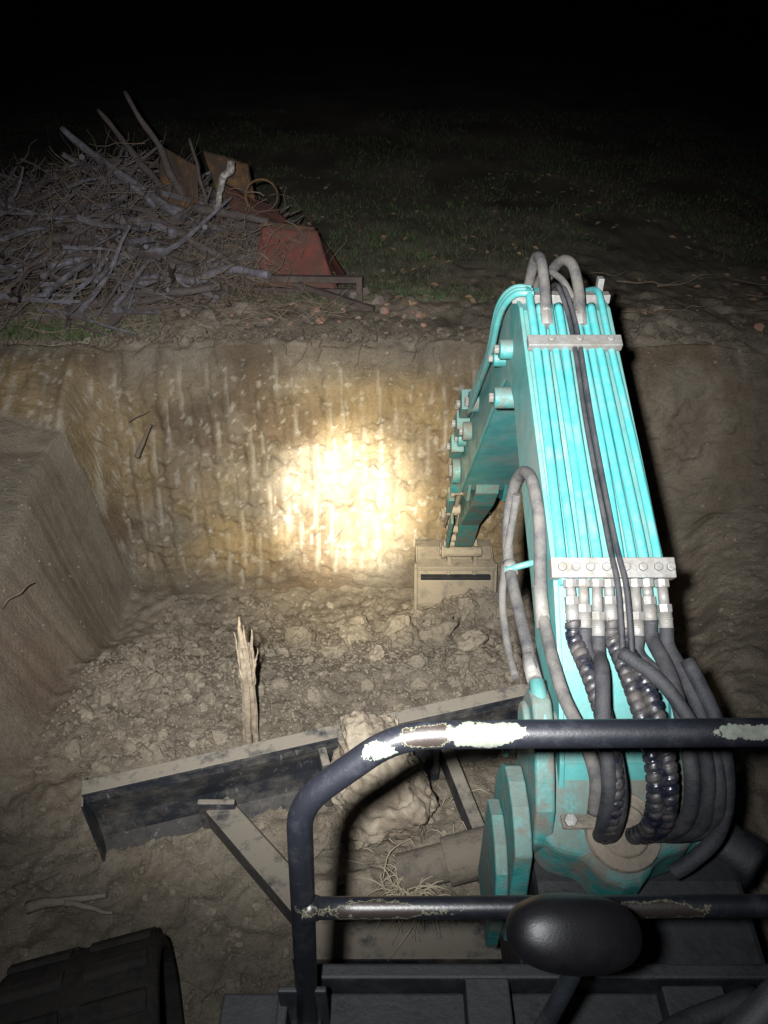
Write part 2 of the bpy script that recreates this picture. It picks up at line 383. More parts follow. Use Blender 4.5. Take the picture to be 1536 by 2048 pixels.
addr(1600,(1.2,4),(1.5,4.6),.006,.03,4)
scatter('clods',[t for t in items if t[3]>=.020],clodm,3,14,.30,False,parent=LS,planes=7,fr=2.6)
scatter('crumbs',[t for t in items if t[3]<.020],clodm,1,parent=LS,amp=.3)
it=[]
for i in range(4200):
    x=random.uniform(-4.2,4.2);y=5.42+random.random()**1.5*1.6;r=.006+.035*random.random()**4
    it.append((x,y,float(bank_h(x,y))-.015,r))
scatter('bank_crumbs',it,darkclod,2,parent=LS,amp=.3)
it=[]
for i in range(1500):
    s_=random.random();x=random.uniform(-4.2,4.2)
    zb_=float(floor_h(x,WB));zt_=float(bank_h(x,WT))
    it.append((x,WB+(WT-WB)*s_**1.25+float(wall_shift(x)),zb_+(zt_-zb_)*s_,.006+.02*random.random()**3))
scatter('wall_crumbs',it,clodm,1,parent=LS)
big=[(-1.27,3.55,.13),(-.62,3.95,.14),(-.18,4.05,.15),(.10,3.75,.12),(.35,3.7,.18),(-.35,3.45,.09),(-1.35,2.95,.09),(-.95,3.2,.08),(.55,3.5,.14),(-.2,3.7,.12),(.6,3.3,.09),(-1.5,3.2,.07),(-1.0,2.75,.06),(.2,3.2,.08),(.9,4.15,.12),(.62,4.15,.10),(1.1,4.3,.12),(.15,3.55,.11),(-.05,3.3,.07),(-1.1,3.0,.07),(-.4,2.9,.06),(.1,2.8,.06),(-1.4,2.55,.05),(-.8,3.5,.07),(-.1,3.0,.06)]
lumpm=dirt_mat('dirt_lumps',False,(.24,.205,.155),.02)
scatter('dirt_lumps',[(x,y,float(floor_h(x,y))+r*.35,r) for x,y,r in big],lumpm,5,10,.34,True,parent=LS,planes=11,fr=2.6,sz=(.6,.9))

# ------------------------------------------------------------ boulder
v,f=rockv(6,42,13,.20,1.7)
v=v*np.array([.235,.22,.40])
v[:,0]+=.05*v[:,2]
nn=v/np.linalg.norm(v,axis=1)[:,None]
lay=np.abs(fbm(v[:,0]*7,v[:,1]*7,v[:,2]*24,5));cell=chunk((v[:,0]+v[:,1]*.5)*13,v[:,2]*20,3.)
v+= nn*(.060*lay+.028*cell+.014*fbm(v[:,0]*45,v[:,1]*45,v[:,2]*60,3))[:,None]
v=v@np.array(Matrix.Rotation(R(-8),3,'Y')@Matrix.Rotation(R(-14),3,'X')).T+np.array([-.035,2.0,.36])
fast_mesh('boulder',v,np.array(f),rockm,smooth=True)
v,f=rockv(5,12,8,.25,1.8);v=v*np.array([.30,.2,.13]);nn=v/np.linalg.norm(v,axis=1)[:,None]
v+=nn*(.03*fbm(v[:,0]*20,v[:,1]*20,v[:,2]*20,4))[:,None];v=v+np.array([-.07,1.66,.13])
fast_mesh('dirt_mound',v,np.array(f),clodm,LS,smooth=True)

# ------------------------------------------------------------ excavator
EX=bpy.data.objects.new('excavator',None);scene.collection.objects.link(EX)
BX=.60;HW=.145;DZ=-.028
top=[(1.12,1.50),(1.2,1.66),(1.35,1.84),(1.54,2.0),(1.9,2.155),(2.29,2.32),(2.44,2.385),(2.56,2.385),(2.66,2.31),(2.76,2.2),(3.31,1.65),(3.9,.94),(3.95,.82),(3.86,.74)]
bot=[(3.7,.8),(3.14,1.44),(2.86,1.78),(2.70,1.97),(2.58,2.08),(2.46,2.12),(2.34,2.10),(2.2,2.02),(2.0,1.92),(1.8,1.83),(1.63,1.74),(1.45,1.59),(1.33,1.40),(1.2,1.35)]
b=MB();b.prism(top+bot,BX-HW+.008,BX+HW-.008);b.build('boom_box',teal,EX,.004,dz=DZ)
def offp(pr,d):
    n=len(pr);out=[]
    for i in range(n):
        a=Vector(pr[i-1]);c=Vector(pr[(i+1)%n]);t=(c-a).normalized();out.append((pr[i][0]-t.y*d,pr[i][1]+t.x*d))
    return out
sp=offp(top+bot,.012)
for nm,x0,x1 in(('boom_side_plate_l',BX-HW-.006,BX-HW+.0075),('boom_side_plate_r',BX+HW-.0075,BX+HW+.006)):
    b=MB();b.prism(sp,x0,x1);b.build(nm,teal,EX,.003,dz=DZ)
b=MB()
for y,z,r in((2.50,2.22,.035),(2.62,2.13,.03),(2.52,2.02,.04),(3.25,1.62,.05),(3.42,1.36,.05),(3.62,1.2,.045),(3.82,.86,.08)):
    b.cyl((BX-HW-.05,y,z),(BX+HW+.05,y,z),r,20);b.bolt((BX-HW-.05,y,z),(-1,0,0),r*.5,.018,1)
for y,z in((3.34,1.56),(3.5,1.36),(3.70,1.10)):
    b.box((BX-HW-.045,y,z),(.07,.16,.10),Matrix.Rotation(R(-45),3,'X'));b.bolt((BX-HW-.08,y,z),(-1,0,0),.022,.02,1)
    b.bolt((BX-HW-.08,y+.05,z-.04),(-1,0,0),.016,.02,1)
b.build('boom_pin_bosses',[teal_dirty,zinc],EX,.004,dz=DZ)
def tz(y):
    for i in range(len(top)-1):
        if top[i][0]<=y<=top[i+1][0]:
            t=(y-top[i][0])/(top[i+1][0]-top[i][0]);return top[i][1]+t*(top[i+1][1]-top[i][1])
offs=[-.128,-.096,-.062,-.032,.028,.060,.090,.128]
b=MB()
for i,o in enumerate(offs):
    x=BX+o;x2=BX+o*.92+.003*math.sin(i*5);w1=.004*math.sin(i*3.7)
    pts=[(x,1.50,tz(1.50)+.035),(x,1.6,tz(1.6)+.035),(x*.5+x2*.5+w1,1.9,tz(1.9)+.036),(x2,2.29,tz(2.29)+.036),(x2,2.42,tz(2.42)+.034)]
    if i in(0,2,7): pts+=[(x2,2.52,2.425),(x2-(.02 if i else .03),2.66,2.35),(x2-.02,2.8,2.2),(x2-.02,3.1,1.9)]
    b.tube(catmull(pts,6),.0115 if i%3 else .0135,14)
b.build('hydraulic_tubes',tubeteal,EX,dz=DZ)
b=MB()
for k in range(3):
    q=.028*k
    b.tube(catmull([(BX-.10,2.47+q,2.43),(BX-HW-.015,2.49+q,2.42),(BX-HW-.05,2.55+q,2.33),(BX-HW-.05,2.68+q,2.13-q*.5),(BX-HW-.045,2.95+q,1.87),(BX-HW-.04,3.3,1.52+q)],6),.0115,12)
b.build('side_tubes',teal,EX,dz=DZ)
b=MB()
for o in(-.002,.016):
    b.tube(catmull([(BX+o*1.3,1.30,1.90),(BX+o*1.2,1.45,2.03),(BX+o,1.6,tz(1.6)+.055),(BX+o-.004,1.95,tz(1.95)+.05),(BX+o*1.,2.29,tz(2.29)+.052),(BX-.02+o,2.43,2.45),(BX-.02+o,2.55,2.43),(BX-.02,2.7,2.3)],6),.0075,10)
b.build('thin_hoses',rubber,EX,dz=DZ)
def clampbar(nm,y,w,hgt,dep,zo,bolts):
    b=MB();ang=math.atan2(tz(y+.02)-tz(y-.02),.04);M=Matrix.Rotation(ang,3,'X')
    c=Vector((BX,y,tz(y)+zo));b.box(c,(w,dep,hgt),M)
    up=M@Vector((0,0,1))
    for o in bolts:b.bolt(c+Vector((o,0,0))+up*hgt/2,up,.0125,.012)
    return b.build(nm,zinc,EX,.003,dz=DZ)
clampbar('lower_manifold',1.53,.325,.036,.055,.040,[-.135,-.10,-.062,-.02,.03,.075,.115,.148])
clampbar('upper_clamp',2.25,.295,.028,.045,.050,[-.075,.012,.11])
hx=[-.115,-.080,-.045,-.015,.020,.055,.085,.125]
paths=[]
b=MB();
for i,o in enumerate(hx):
    x=BX+o;y0=1.50
    d=Vector((random.uniform(-.05,.05),-.70,-.62)).normalized();p=Vector((x,y0,2.02))
    L=.045+.02*(i%3)
    b.tube([p,p+d*.02],.019,8,0,smooth=False)
    b.tube([p+d*.02,p+d*L],.0135,12,0)
    b.tube([p+d*L,p+d*(L+.02)],.0185,6,0,smooth=False)
    b.tube([p+d*(L+.02),p+d*(L+.07)],.0175,14,0)
    b.tube([p+d*(L+.035),p+d*(L+.04)],.0188,14,0)
    paths.append((p+d*(L+.06),d))
b.build('hose_fittings',zinc,EX,dz=DZ)
spread=[-.150,-.06,-.09,.02,.05,.14,.10,.165]
wrapset={0,3,4}
hb=MB();wb=MB()
for i,(p,d) in enumerate(paths):
    sx=BX+spread[i];lift=[.03,.0,.05,.02,.035,.01,.05,.02][i]
    if i==0:sx=BX-.075
    pts=[p,p+d*.05,(p.x*.5+sx*.5,1.26,1.875+lift),(sx,1.13,1.83+lift),(sx+.01,1.045,1.76+lift*.6),(sx+.01,1.02,1.66+lift*.3),(sx*.7+BX*.3,1.06,1.56),(sx*.6+BX*.4,1.15,1.50)]
    if i in wrapset: wb.tube(catmull(pts,34),.0175,16,helix=(.023,.24))
    else: hb.tube(catmull(pts,8),.0185,14)
hb.tube(catmull([(BX+.15,1.30,1.93),(BX+.185,1.14,1.87),(BX+.20,1.05,1.76),(BX+.185,1.0,1.66),(BX+.13,.97,1.60),(BX+.09,.96,1.565)],8),.0185,14)
hb.tube(catmull([(BX-.02,1.30,1.96),(BX+.06,1.20,1.95),(BX+.13,1.09,1.87),(BX+.15,1.03,1.74),(BX+.12,1.04,1.62),(BX+.05,1.12,1.55)],8),.0165,14)
hb.build('boom_foot_hoses',rubber,EX,dz=DZ);wb.build('spiral_wrapped_hoses',wrap,EX,dz=DZ)
b=MB()
b.tube(catmull([(.425,1.50,1.87),(.43,1.60,1.95),(.432,1.70,2.04),(.425,1.82,2.09),(.415,1.91,2.06),(.405,1.96,1.97),(.395,1.94,1.87),(.385,1.83,1.81),(.385,1.75,1.79),(.388,1.62,1.785),(.39,1.50,1.79),(.392,1.38,1.79),(.40,1.30,1.77)],8),.0175,14)
b.tube(catmull([(.425,1.52,1.88),(.43,1.42,1.86),(.43,1.33,1.86),(.445,1.24,1.83),(.475,1.15,1.80),(.5,1.08,1.74),(.5,1.04,1.66)],8),.0165,14)
b.tube(catmull([(.40,1.88,2.0),(.375,1.80,1.70),(.375,1.65,1.62),(.38,1.5,1.62)],8),.012,12)
b.build('loop_hose',dustrub,EX)
b=MB()
b.cyl((.425,1.56,1.915),(.428,1.46,1.855),.020,8,0);b.cyl((.387,1.80,1.80),(.386,1.76,1.79),.022,12,0)
b.cyl((.388,1.42,1.79),(.392,1.34,1.785),.021,8,0);b.cyl((.37,1.765,1.80),(.455,1.765,1.83),.010,10,1)
b.cyl((.398,1.34,1.78),(.405,1.22,1.74),.022,12,1)
b.build('loop_hose_fittings',[zinc,teal],EX)
b=MB()
b.tube(catmull([(BX-.075,2.36,2.395),(BX-.075,2.43,2.46),(BX-.078,2.53,2.52),(BX-.08,2.62,2.50),(BX-.08,2.68,2.40),(BX-.08,2.74,2.25)],7),.0175,14)
b.tube(catmull([(BX+.035,2.36,2.40),(BX+.035,2.43,2.46),(BX+.025,2.53,2.51),(BX-.0,2.61,2.49),(BX-.03,2.68,2.38),(BX-.04,2.75,2.25)],7),.0175,14)
b.tube(catmull([(BX+.02,2.42,2.43),(BX-.01,2.5,2.47),(BX-.05,2.6,2.46),(BX-.06,2.7,2.34)],7),.011,12)
b.build('knee_hoses',dustrub,EX,dz=DZ)
b=MB()
for x in(-.075,.035):
    b.cyl((BX+x,2.33,2.375),(BX+x,2.37,2.405),.021,6);b.cyl((BX+x,2.37,2.405),(BX+x,2.41,2.44),.018,12)
b.box((BX-.0,2.52,2.40),(.33,.04,.03));b.box((BX+.13,2.53,2.44),(.02,.03,.05))
b.build('knee_fittings',zinc,EX,.002,dz=DZ)
# arm
b=MB()
armp=[(3.62,1.06),(3.86,1.0),(4.02,.80),(4.42,.16),(4.62,-.28),(4.56,-.36),(4.42,-.22),(4.22,.12),(3.75,.62),(3.62,.80)]
b.prism(armp,.53,.665);b.build('arm',teal_dirty,EX,.006)
b=MB()
pv=[(3.55,1.12),(3.72,1.16),(3.95,.95),(3.98,.72),(3.82,.64),(3.66,.72)]
b.prism(pv,.485,.505);b.prism(pv,.695,.715)
b.build('arm_pivot_plates',teal_dirty,EX,.003)
b=MB()
b.cyl((.60,4.05,.98),(.60,4.45,.35),.05,18,0);b.cyl((.60,4.45,.35),(.60,4.66,.02),.028,14,1)
b.build('bucket_cylinder',[teal_dirty,zinc],EX)
b=MB()
for x in(.50,.70):
    b.bar((x,4.30,.20),(x,4.70,-.14),.025,.08);b.bar((x,4.68,-.10),(x,4.62,-.42),.025,.07)
    b.bar((x,4.15,.50),(x,4.38,.12),.025,.06)
for y,z,r in((4.30,.20,.035),(4.68,-.12,.04),(4.50,-.34,.042),(4.64,-.43,.04),(4.1,.50,.035)):
    b.cyl((.46,y,z),(.74,y,z),r,16);b.cyl((.435,y,z),(.46,y,z),r*1.35,12);b.bolt((.435,y,z),(-1,0,0),r*.6,.015)
b.cyl((.47,4.02,.58),(.46,4.25,.30),.014,10);b.cyl((.455,4.2,.34),(.45,4.5,-.1),.012,10)
b.bar((.60,4.34,.14),(.60,4.52,-.26),.16,.05)
for y,z in((4.36,-.02),(4.44,-.16),(4.50,-.26)):b.cyl((.45,y,z),(.60,y,z),.028,12)
b.build('bucket_linkage',mudsteel,EX,.004)
b=MB()
b.prism([(4.12,.40),(4.22,.44),(4.34,.24),(4.28,.16)],.43,.47);b.prism([(3.95,.66),(4.05,.72),(4.1,.60),(4.0,.54)],.42,.49)
b.prism([(4.0,.30),(4.06,.34),(4.3,-.05),(4.22,-.08)],.44,.46)
b.build('linkage_bracket',teal_dirty,EX,.005)
shell=[(4.92,-.51),(4.72,-.47),(4.57,-.50),(4.47,-.62),(4.40,-.78),(4.39,-.95),(4.47,-1.08)]
def thick(pl,t):
    o=[]
    for i,p in enumerate(pl):
        a=Vector(pl[max(i-1,0)]);c=Vector(pl[min(i+1,len(pl)-1)]);d=(c-a).normalized();o.append((p[0]-d.y*t,p[1]+d.x*t))
    return pl+o[::-1]
bx0,bx1=.265,.845
b=MB();b.prism(thick(shell,.02),bx0,bx1)
b.prism(shell+[(4.75,-1.15),(4.95,-.9)],bx0-.014,bx0-.001);b.prism(shell+[(4.75,-1.15),(4.95,-.9)],bx1+.001,bx1+.014)
b.bar((bx0-.01,4.50,-.475),(bx1+.01,4.50,-.475),.10,.035)
b.bar((bx0+.02,4.462,-.565),(bx1-.02,4.462,-.565),.045,.025,1)  # slot shadow below the top bar, painted as an added dark strip
for x in(bx0-.02,bx1+.02):b.bar((x,4.53,-.48),(x,4.36,-.90),.022,.05)
for x in(.50,.70):b.prism([(4.47,-.55),(4.50,-.34),(4.58,-.29),(4.74,-.36),(4.8,-.45),(4.57,-.5)],x-.015,x+.015)
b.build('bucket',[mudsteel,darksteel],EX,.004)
# boom foot and swing casting
lobe=[(.394,1.17),(.378,1.085),(.413,1.036),(.46,1.022),(.499,1.017),(.517,.99),(.545,.968),(.587,.955),(.63,.962),(.655,.985),(.675,1.012),(.705,1.022),(.768,1.04),(.80,1.096),(.812,1.17),(.812,1.30),(.394,1.30)]
def zc(y):return 1.575+(y-1.15)*.47
b=MB();n=len(lobe)
vs=[(x,y,zc(y)) for x,y in lobe]+[(x,y+.02,zc(y)-.16) for x,y in lobe]
b.add(vs,[tuple(range(n)),tuple(reversed(range(n,2*n)))]+[(i,i+n,(i+1)%n+n,(i+1)%n) for i in range(n)])
b.build('swing_casting',teal_dirty,EX,.022,4)
b=MB();c=Vector((.598,1.068,zc(1.068)))
up=Vector((0,-.42,.9)).normalized()
b.tube([c-up*.01,c+up*.014],[.100,.092],28,1);b.tube([c+up*.012,c+up*.022],[.066,.058],28,1)
b.bar(c+Vector((-.155,.01,.024)),c+Vector((.155,.01,.024)),.035,.012,1)
for x in(-.135,.135):b.bolt(c+Vector((x,.01,.030)),up,.017,.016,2)
b.build('swing_pin_cap',[teal_dirty,mudnear,zinc],EX,.002)
b=MB()
lug=[(1.05,1.50),(1.08,1.60),(1.13,1.66),(1.19,1.72),(1.23,1.765),(1.275,1.785),(1.32,1.775),(1.355,1.74),(1.37,1.68),(1.35,1.55),(1.30,1.35),(1.10,1.35)]
b.prism(lug,.375,.425);b.prism(lug,.785,.83)
b.cyl((.355,1.28,1.70),(.375,1.28,1.70),.05,20);b.cyl((.83,1.28,1.70),(.86,1.28,1.70),.05,20);b.cyl((.425,1.28,1.66),(.785,1.28,1.66),.05,20)
b.build('boom_foot_lugs',teal_dirty,EX,.012,3)
b=MB()
b.prism([(1.02,1.50),(1.06,1.535),(1.12,1.56),(1.19,1.565),(1.25,1.55),(1.30,1.49),(1.34,1.40),(1.30,1.05),(1.10,1.0),(.98,1.15)],.325,.37)
b.prism([(1.00,1.30),(1.04,1.38),(1.10,1.42),(1.18,1.43),(1.25,1.40),(1.25,1.02),(1.02,1.02)],.29,.324)
b.bolt((.34,1.32,1.50),(0,0,1),.012,.03)
b.build('swing_bracket_skirt',teal_dirty,EX,.016,4)
b=MB()
b.prism([(.75,.95),(.75,1.28),(1.05,1.33),(1.34,1.30),(1.36,.95)],.40,.95)
b.box((.75,.85,.78),(.72,.95,.35));b.cyl((.86,1.25,1.30),(1.02,1.1,1.30),.07,18)
b.build('frame_nose',darksteel,EX,.02)
# dozer blade
Lp=Vector((-1.265,1.885,0));e=Vector((.964,.265,0)).normalized();bk=Vector((.265,-.964,0)).normalized()
def bp(s,k,z):p=Lp+e*s+bk*k;return (p.x,p.y,z)
BL=2.32
b=MB()
prof=[(0.0,.455),(.0,.40),(-.03,.30),(-.05,.20),(-.04,.08),(-.0,.0),(-.035,.0),(-.085,.10),(-.095,.22),(-.075,.34),(-.055,.455)]
n=len(prof);vs=[bp(0,k,z) for k,z in prof]+[bp(BL,k,z) for k,z in prof]
b.add(vs,[tuple(range(n)),tuple(reversed(range(n,2*n)))]+[(i,(i+1)%n,(i+1)%n+n,i+n) for i in range(n)])
b.build('dozer_blade',blacksteel,EX,.004)
b=MB()
def obox(s0,s1,k0,k1,z0,z1,mb,mi=0):
    vs=[bp(s,k,z) for s in(s0,s1) for k in(k0,k1) for z in(z0,z1)]
    mb.add(vs,[(0,1,3,2),(4,6,7,5),(0,4,5,1),(2,3,7,6),(0,2,6,4),(1,5,7,3)],mi)
obox(-.005,BL+.005,-.060,.012,.452,.478,b)
obox(-.012,-.001,-.10,.05,.0,.451,b);obox(BL+.001,BL+.012,-.10,.05,.0,.451,b)
b.build('blade_top_flange',blacksteel,EX,.004)
b=MB()
b.bar(bp(.52,.0,.12),(-.22,1.44,.17),.12,.13)
b.bar(bp(1.60,-.0,.24),(.50,1.42,.30),.06,.12)
b.bar((-.35,1.40,.17),(.60,1.40,.17),.14,.14)
b.box(bp(.52,.02,.13),(.17,.03,.2))
obox(1.0,1.04,.0,.10,.1,.42,b);obox(1.52,1.56,.0,.10,.1,.42,b)
b.build('blade_arms',blacksteel,EX,.008)
b=MB();b.cyl((.06,1.63,.30),(.43,1.69,.37),.075,28);b.cyl((.25,1.66,.336),(.44,1.692,.372),.095,28);b.cyl((.44,1.692,.372),(.46,1.695,.376),.07,20)
b.build('blade_cylinder',mudnear,EX,.004)
def track(c,nm):
    b=MB();L=1.86;rad=.34;w=.52
    per=[];n=22
    for i in range(30):per.append((-L/2+L*i/30,rad))
    for i in range(n):a=math.pi/2-math.pi*i/n;per.append((L/2+rad*math.cos(a),rad*math.sin(a)))
    for i in range(30):per.append((L/2-L*i/30,-rad))
    for i in range(n):a=-math.pi/2-math.pi*i/n;per.append((-L/2+rad*math.cos(a),rad*math.sin(a)))
    fw=-bk;c=Vector(c)
    def W(u,vv,s):p=c+fw*u+e*s;return Vector((p.x,p.y,c.z+vv))
    m=len(per);vs=[];fs=[]
    for i,(u,vv) in enumerate(per):
        a=per[i-1];q=per[(i+1)%m];t=Vector((q[0]-a[0],q[1]-a[1])).normalized();nx=(-t.y,t.x)
        vs+=[W(u-nx[0]*.025,vv-nx[1]*.025,-w/2),W(u,vv,-w/2+.04),W(u,vv,w/2-.04),W(u-nx[0]*.025,vv-nx[1]*.025,w/2),W(u-nx[0]*.06,vv-nx[1]*.06,w/2),W(u-nx[0]*.06,vv-nx[1]*.06,-w/2)]
        if i%3==0:
            for s0,s1 in((-w/2+.03,-.03),(.03,w/2-.03)):
                o=[(u+t.x*k+nx[0]*hh,vv+t.y*k+nx[1]*hh) for k,hh in((-.04,-.002),(.04,-.002),(.022,.014),(-.022,.014))]
                vv4=[W(x,y,s0) for x,y in o]+[W(x,y,s1) for x,y in o]
                b.add(vv4,[(0,1,2,3),(7,6,5,4),(0,4,5,1),(1,5,6,2),(2,6,7,3),(3,7,4,0)])
    for i in range(m):
        j=(i+1)%m
        for k in range(6):fs.append((i*6+k,j*6+k,j*6+(k+1)%6,i*6+(k+1)%6))
    b.add(vs,fs,0,True)
    for u in(-L/2,L/2):b.cyl(W(u,0,-.12),W(u,0,.12),.27,28)
    for u in(-.6,-.3,0,.3,.6):b.cyl(W(u,-.18,-.12),W(u,-.18,.12),.09,18)
    b.bar(W(-L/2,0,0),W(L/2,0,0),.2,.28)
    b.build(nm,trackm,EX,.006)
trackm=surf('muddy_track_rubber',(.008,.008,.009),.75,dust=.8,dlo=.4,dhi=.7,dscale=7,bump=1,bscale=22,dirt=(.032,.028,.024),top=.6,spec=.2)
track((-.71,.06,.36),'track_l');track((1.13,.50,.36),'track_r')
# deck
b=MB()
b.box((.55,.42,1.60),(1.75,.50,.03));b.box((.40,.685,1.63),(1.10,.03,.09))
b.box((.55,.42,1.40),(1.6,.45,.36))
b.add([(-.15,.68,1.60),(-.33,.55,1.60),(-.42,.3,1.60),(-.42,.0,1.60),(-.1,.0,1.60),(-.15,.68,1.50),(-.33,.55,1.50),(-.42,.3,1.50),(-.42,.0,1.50),(-.1,.0,1.50)],
 [(4,3,2,1,0),(5,6,7,8,9),(0,1,6,5),(1,2,7,6),(2,3,8,7)])
b.build('front_deck',darksteel,EX,.006)
b=MB()
b.box((-.15,.61,1.70),(.09,.012,.16));b.box((-.19,.58,1.66),(.02,.10,.12))
b.box((.20,.60,1.66),(.085,.13,.07));b.box((.60,.58,1.66),(.12,.15,.05))
b.bar((.04,.57,1.655),(.12,.585,1.655),.012,.012);b.bar((.34,.50,1.635),(.345,.60,1.635),.010,.02)
b.box((.06,.54,1.625),(.22,.12,.02));b.box((.86,.6,1.66),(.2,.1,.09))
for x in(-.05,.12,.30,.48):b.bolt((x,.60,1.615),(0,0,1),.012,.012)
b.build('deck_brackets',darksteel,EX,.004)
b=MB();b.tube(catmull([(.70,.62,1.72),(.52,.56,1.72),(.42,.46,1.80),(.36,.36,1.82)],6),.022,12)
b.build('deck_conduit',darksteel,EX)
# hand rail
def rounded(pts,r):
    P=[Vector(p) for p in pts];out=[P[0]]
    for i in range(1,len(P)-1):
        a=(P[i-1]-P[i]).normalized();c=(P[i+1]-P[i]).normalized();rr=r[i-1]
        A=P[i]+a*rr;Cc=P[i]+c*rr
        for k in range(9):
            t=k/8;out.append(A*(1-t)**2+P[i]*2*t*(1-t)+Cc*t*t)
    out.append(P[-1]);return out
b=MB()
pts=rounded([(1.25,.705,2.40),(.018,.70,2.392),(-.128,.665,2.275),(-.148,.60,1.60)],[.055,.055])
q=[pts[0]];
for p in pts[1:]:
    d=(p-q[-1]).length;m=max(1,int(d/.08))
    a=q[-1].copy()
    for k in range(1,m+1):q.append(a+(p-a)*k/m)
b.tube(q,.0205,24);
q=[(-.122+i*.08,.634+.0002*i,2.025+.0004*i) for i in range(18)]
b.tube(q,.0178,24)
b.tube([(-.134,.634,2.025),(-.108,.634,2.025)],[.026,.019],20)
b.tube([(-.1485,.60,1.66),(-.149,.598,1.60)],[.028,.032],20)
b.cyl((1.22,.70,2.40),(1.22,.62,1.60),.0205,20)
b.build('hand_rail',railm,EX)
# mirror
v,f=ICO[5];v=v.copy();sg=np.sign(v)*np.abs(v)**.85
v=sg*np.array([.094,.050,.044])
v[:,2]*=1-.25*v[:,0]/.094
M=np.array(Matrix.Rotation(R(5),3,'Y')@Matrix.Rotation(R(30),3,'X'))
fast_mesh('mirror_housing',v@M.T+np.array([.262,.505,2.215]),np.array(f),mirrorblack,EX,True)
b=MB();b.tube(catmull([(.28,.50,2.19),(.25,.47,2.08),(.20,.43,1.92),(.17,.40,1.66)],6),.013,14)
b.tube(catmull([(.70,.56,2.12),(.52,.45,2.02),(.40,.38,1.9),(.28,.33,1.7)],6),.024,14)
b.build('mirror_arm',darksteel,EX)

# ------------------------------------------------------------ stake
b=MB()
def splinter(a,c,r0,r1,seed,pw=2.,n=7,rough=.3):
    rs=random.Random(seed);P=[];a=Vector(a);c=Vector(c)
    for i in range(13):
        t=i/12;p=a+(c-a)*t+Vector((rs.uniform(-1,1),rs.uniform(-1,1),0))*.003;P.append(p)
    b.tube(P,[r0+(r1-r0)*(i/12)**pw for i in range(13)],n,smooth=False,rough=rough,rseed=seed)
splinter((-.700,2.43,-.03),(-.645,2.49,.72),.024,.026,1,1)
splinter((-.650,2.43,-.03),(-.635,2.49,.70),.014,.020,3,1)
splinter((-.665,2.46,.52),(-.660,2.51,.885),.022,.002,2,1.6)
splinter((-.640,2.46,.50),(-.645,2.50,.845),.020,.002,4,1.6)
splinter((-.635,2.47,.48),(-.612,2.52,.80),.016,.002,5,1.4)
splinter((-.672,2.45,.55),(-.690,2.50,.80),.011,.0015,6,1.4)
splinter((-.625,2.46,.52),(-.590,2.50,.70),.009,.0015,7,1.2)
splinter((-.710,2.43,.10),(-.675,2.47,.45),.010,.004,8,1.2)
b.build('wooden_stake',stakew)

# ------------------------------------------------------------ brush pile
BP=bpy.data.objects.new('brush_pile',None);scene.collection.objects.link(BP)
rs=random.Random(11)
def branch(mb,c,d,L,r,wob=.12,seg=5,n=5,mi=0):
    d=Vector(d).normalized();c=Vector(c);P=[c-d*L/2]
    dd=d.copy()
    for i in range(seg):
        dd=(dd+Vector((rs.uniform(-1,1),rs.uniform(-1,1),rs.uniform(-1,1)))*wob).normalized();P.append(P[-1]+dd*L/seg)
    for p in P:
        if p.z<1.0:p.z=1.0+rs.random()*.02
    mb.tube(P,[r*(1-.6*i/seg) for i in range(seg+1)],n,mi,smooth=False,cap=True)
def pilep():
    while True:
        x=rs.uniform(-1,1);y=rs.uniform(-1,1)
        if x*x+y*y<1:break
    hh=(1-(x*x+y*y))**.6
    X_=-2.9+x*2.15;Y_=7.0+y*1.4
    pk=.70+.25*math.exp(-((X_+2.1)/.7)**2)
    return X_,Y_,hh*pk
b=MB()
v,f=rockv(3,5,4,.35,2.2);v=v*np.array([1.8,1.15,.56])+np.array([-3.0,7.05,1.0])
core=surf('pile_soil',(.045,.036,.032),.95,dust=.5,bump=1,bscale=15,dirt=(.03,.025,.02))
fast_mesh('pile_core',v,np.array(f),core,BP)
for i in range(900):
    X_,Y_,hh=pilep();z=1.0+hh*rs.uniform(.4,1.03)
    a=rs.uniform(0,3.14) if rs.random()<.6 else rs.gauss(.5,.5);el=rs.gauss(0,.42)
    branch(b,(X_,Y_,z),(math.cos(a),math.sin(a),el),rs.uniform(.2,.9),rs.uniform(.006,.028),.2,6,5,0 if rs.random()<.6 else 1)
b.build('branches',[wood,woodb],BP)
b=MB()
for i in range(2800):
    X_,Y_,hh=pilep();z=1.0+hh*rs.uniform(.5,1.12)
    branch(b,(X_,Y_,z),(rs.gauss(0,1),rs.gauss(0,1),rs.gauss(0,.5)),rs.uniform(.15,.5),rs.uniform(.002,.005),.5,6,3,0 if rs.random()<.5 else 1)
for i in range(800):
    X_=rs.gauss(-1.25,.30);Y_=rs.gauss(6.4,.25);z=1.03+abs(rs.gauss(0,.22))
    branch(b,(X_,Y_,z),(rs.gauss(0,1),rs.gauss(0,1),rs.gauss(0,.6)),rs.uniform(.2,.5),rs.uniform(.002,.004),.6,6,3,0)
for i in range(320):
    X_=rs.uniform(-3.5,-.3);Y_=rs.uniform(5.5,6.1)
    branch(b,(X_,Y_,1.03),(rs.gauss(0,1),rs.gauss(0,.6),rs.gauss(0,.15)),rs.uniform(.1,.5),rs.uniform(.002,.007),.35,5,3,0)
b.build('twigs',[twig,wood],BP)
b=MB()
def limb(a,c,r0,r1,mi=0,bow=.06):
    a=Vector(a);c=Vector(c);P=[a+(c-a)*t/6+Vector((rs.uniform(-1,1),rs.uniform(-1,1),rs.uniform(-1,1)))*bow*(c-a).length*.25 for t in range(7)]
    b.tube(catmull(P,3),[(r0+(r1-r0)*i/18)*(1+.12*math.sin(i*1.7+r0*900)) for i in range(19)],8,mi)
limb((-1.62,6.9,1.5),(-2.1,7.05,2.42),.045,.018,0,.2)
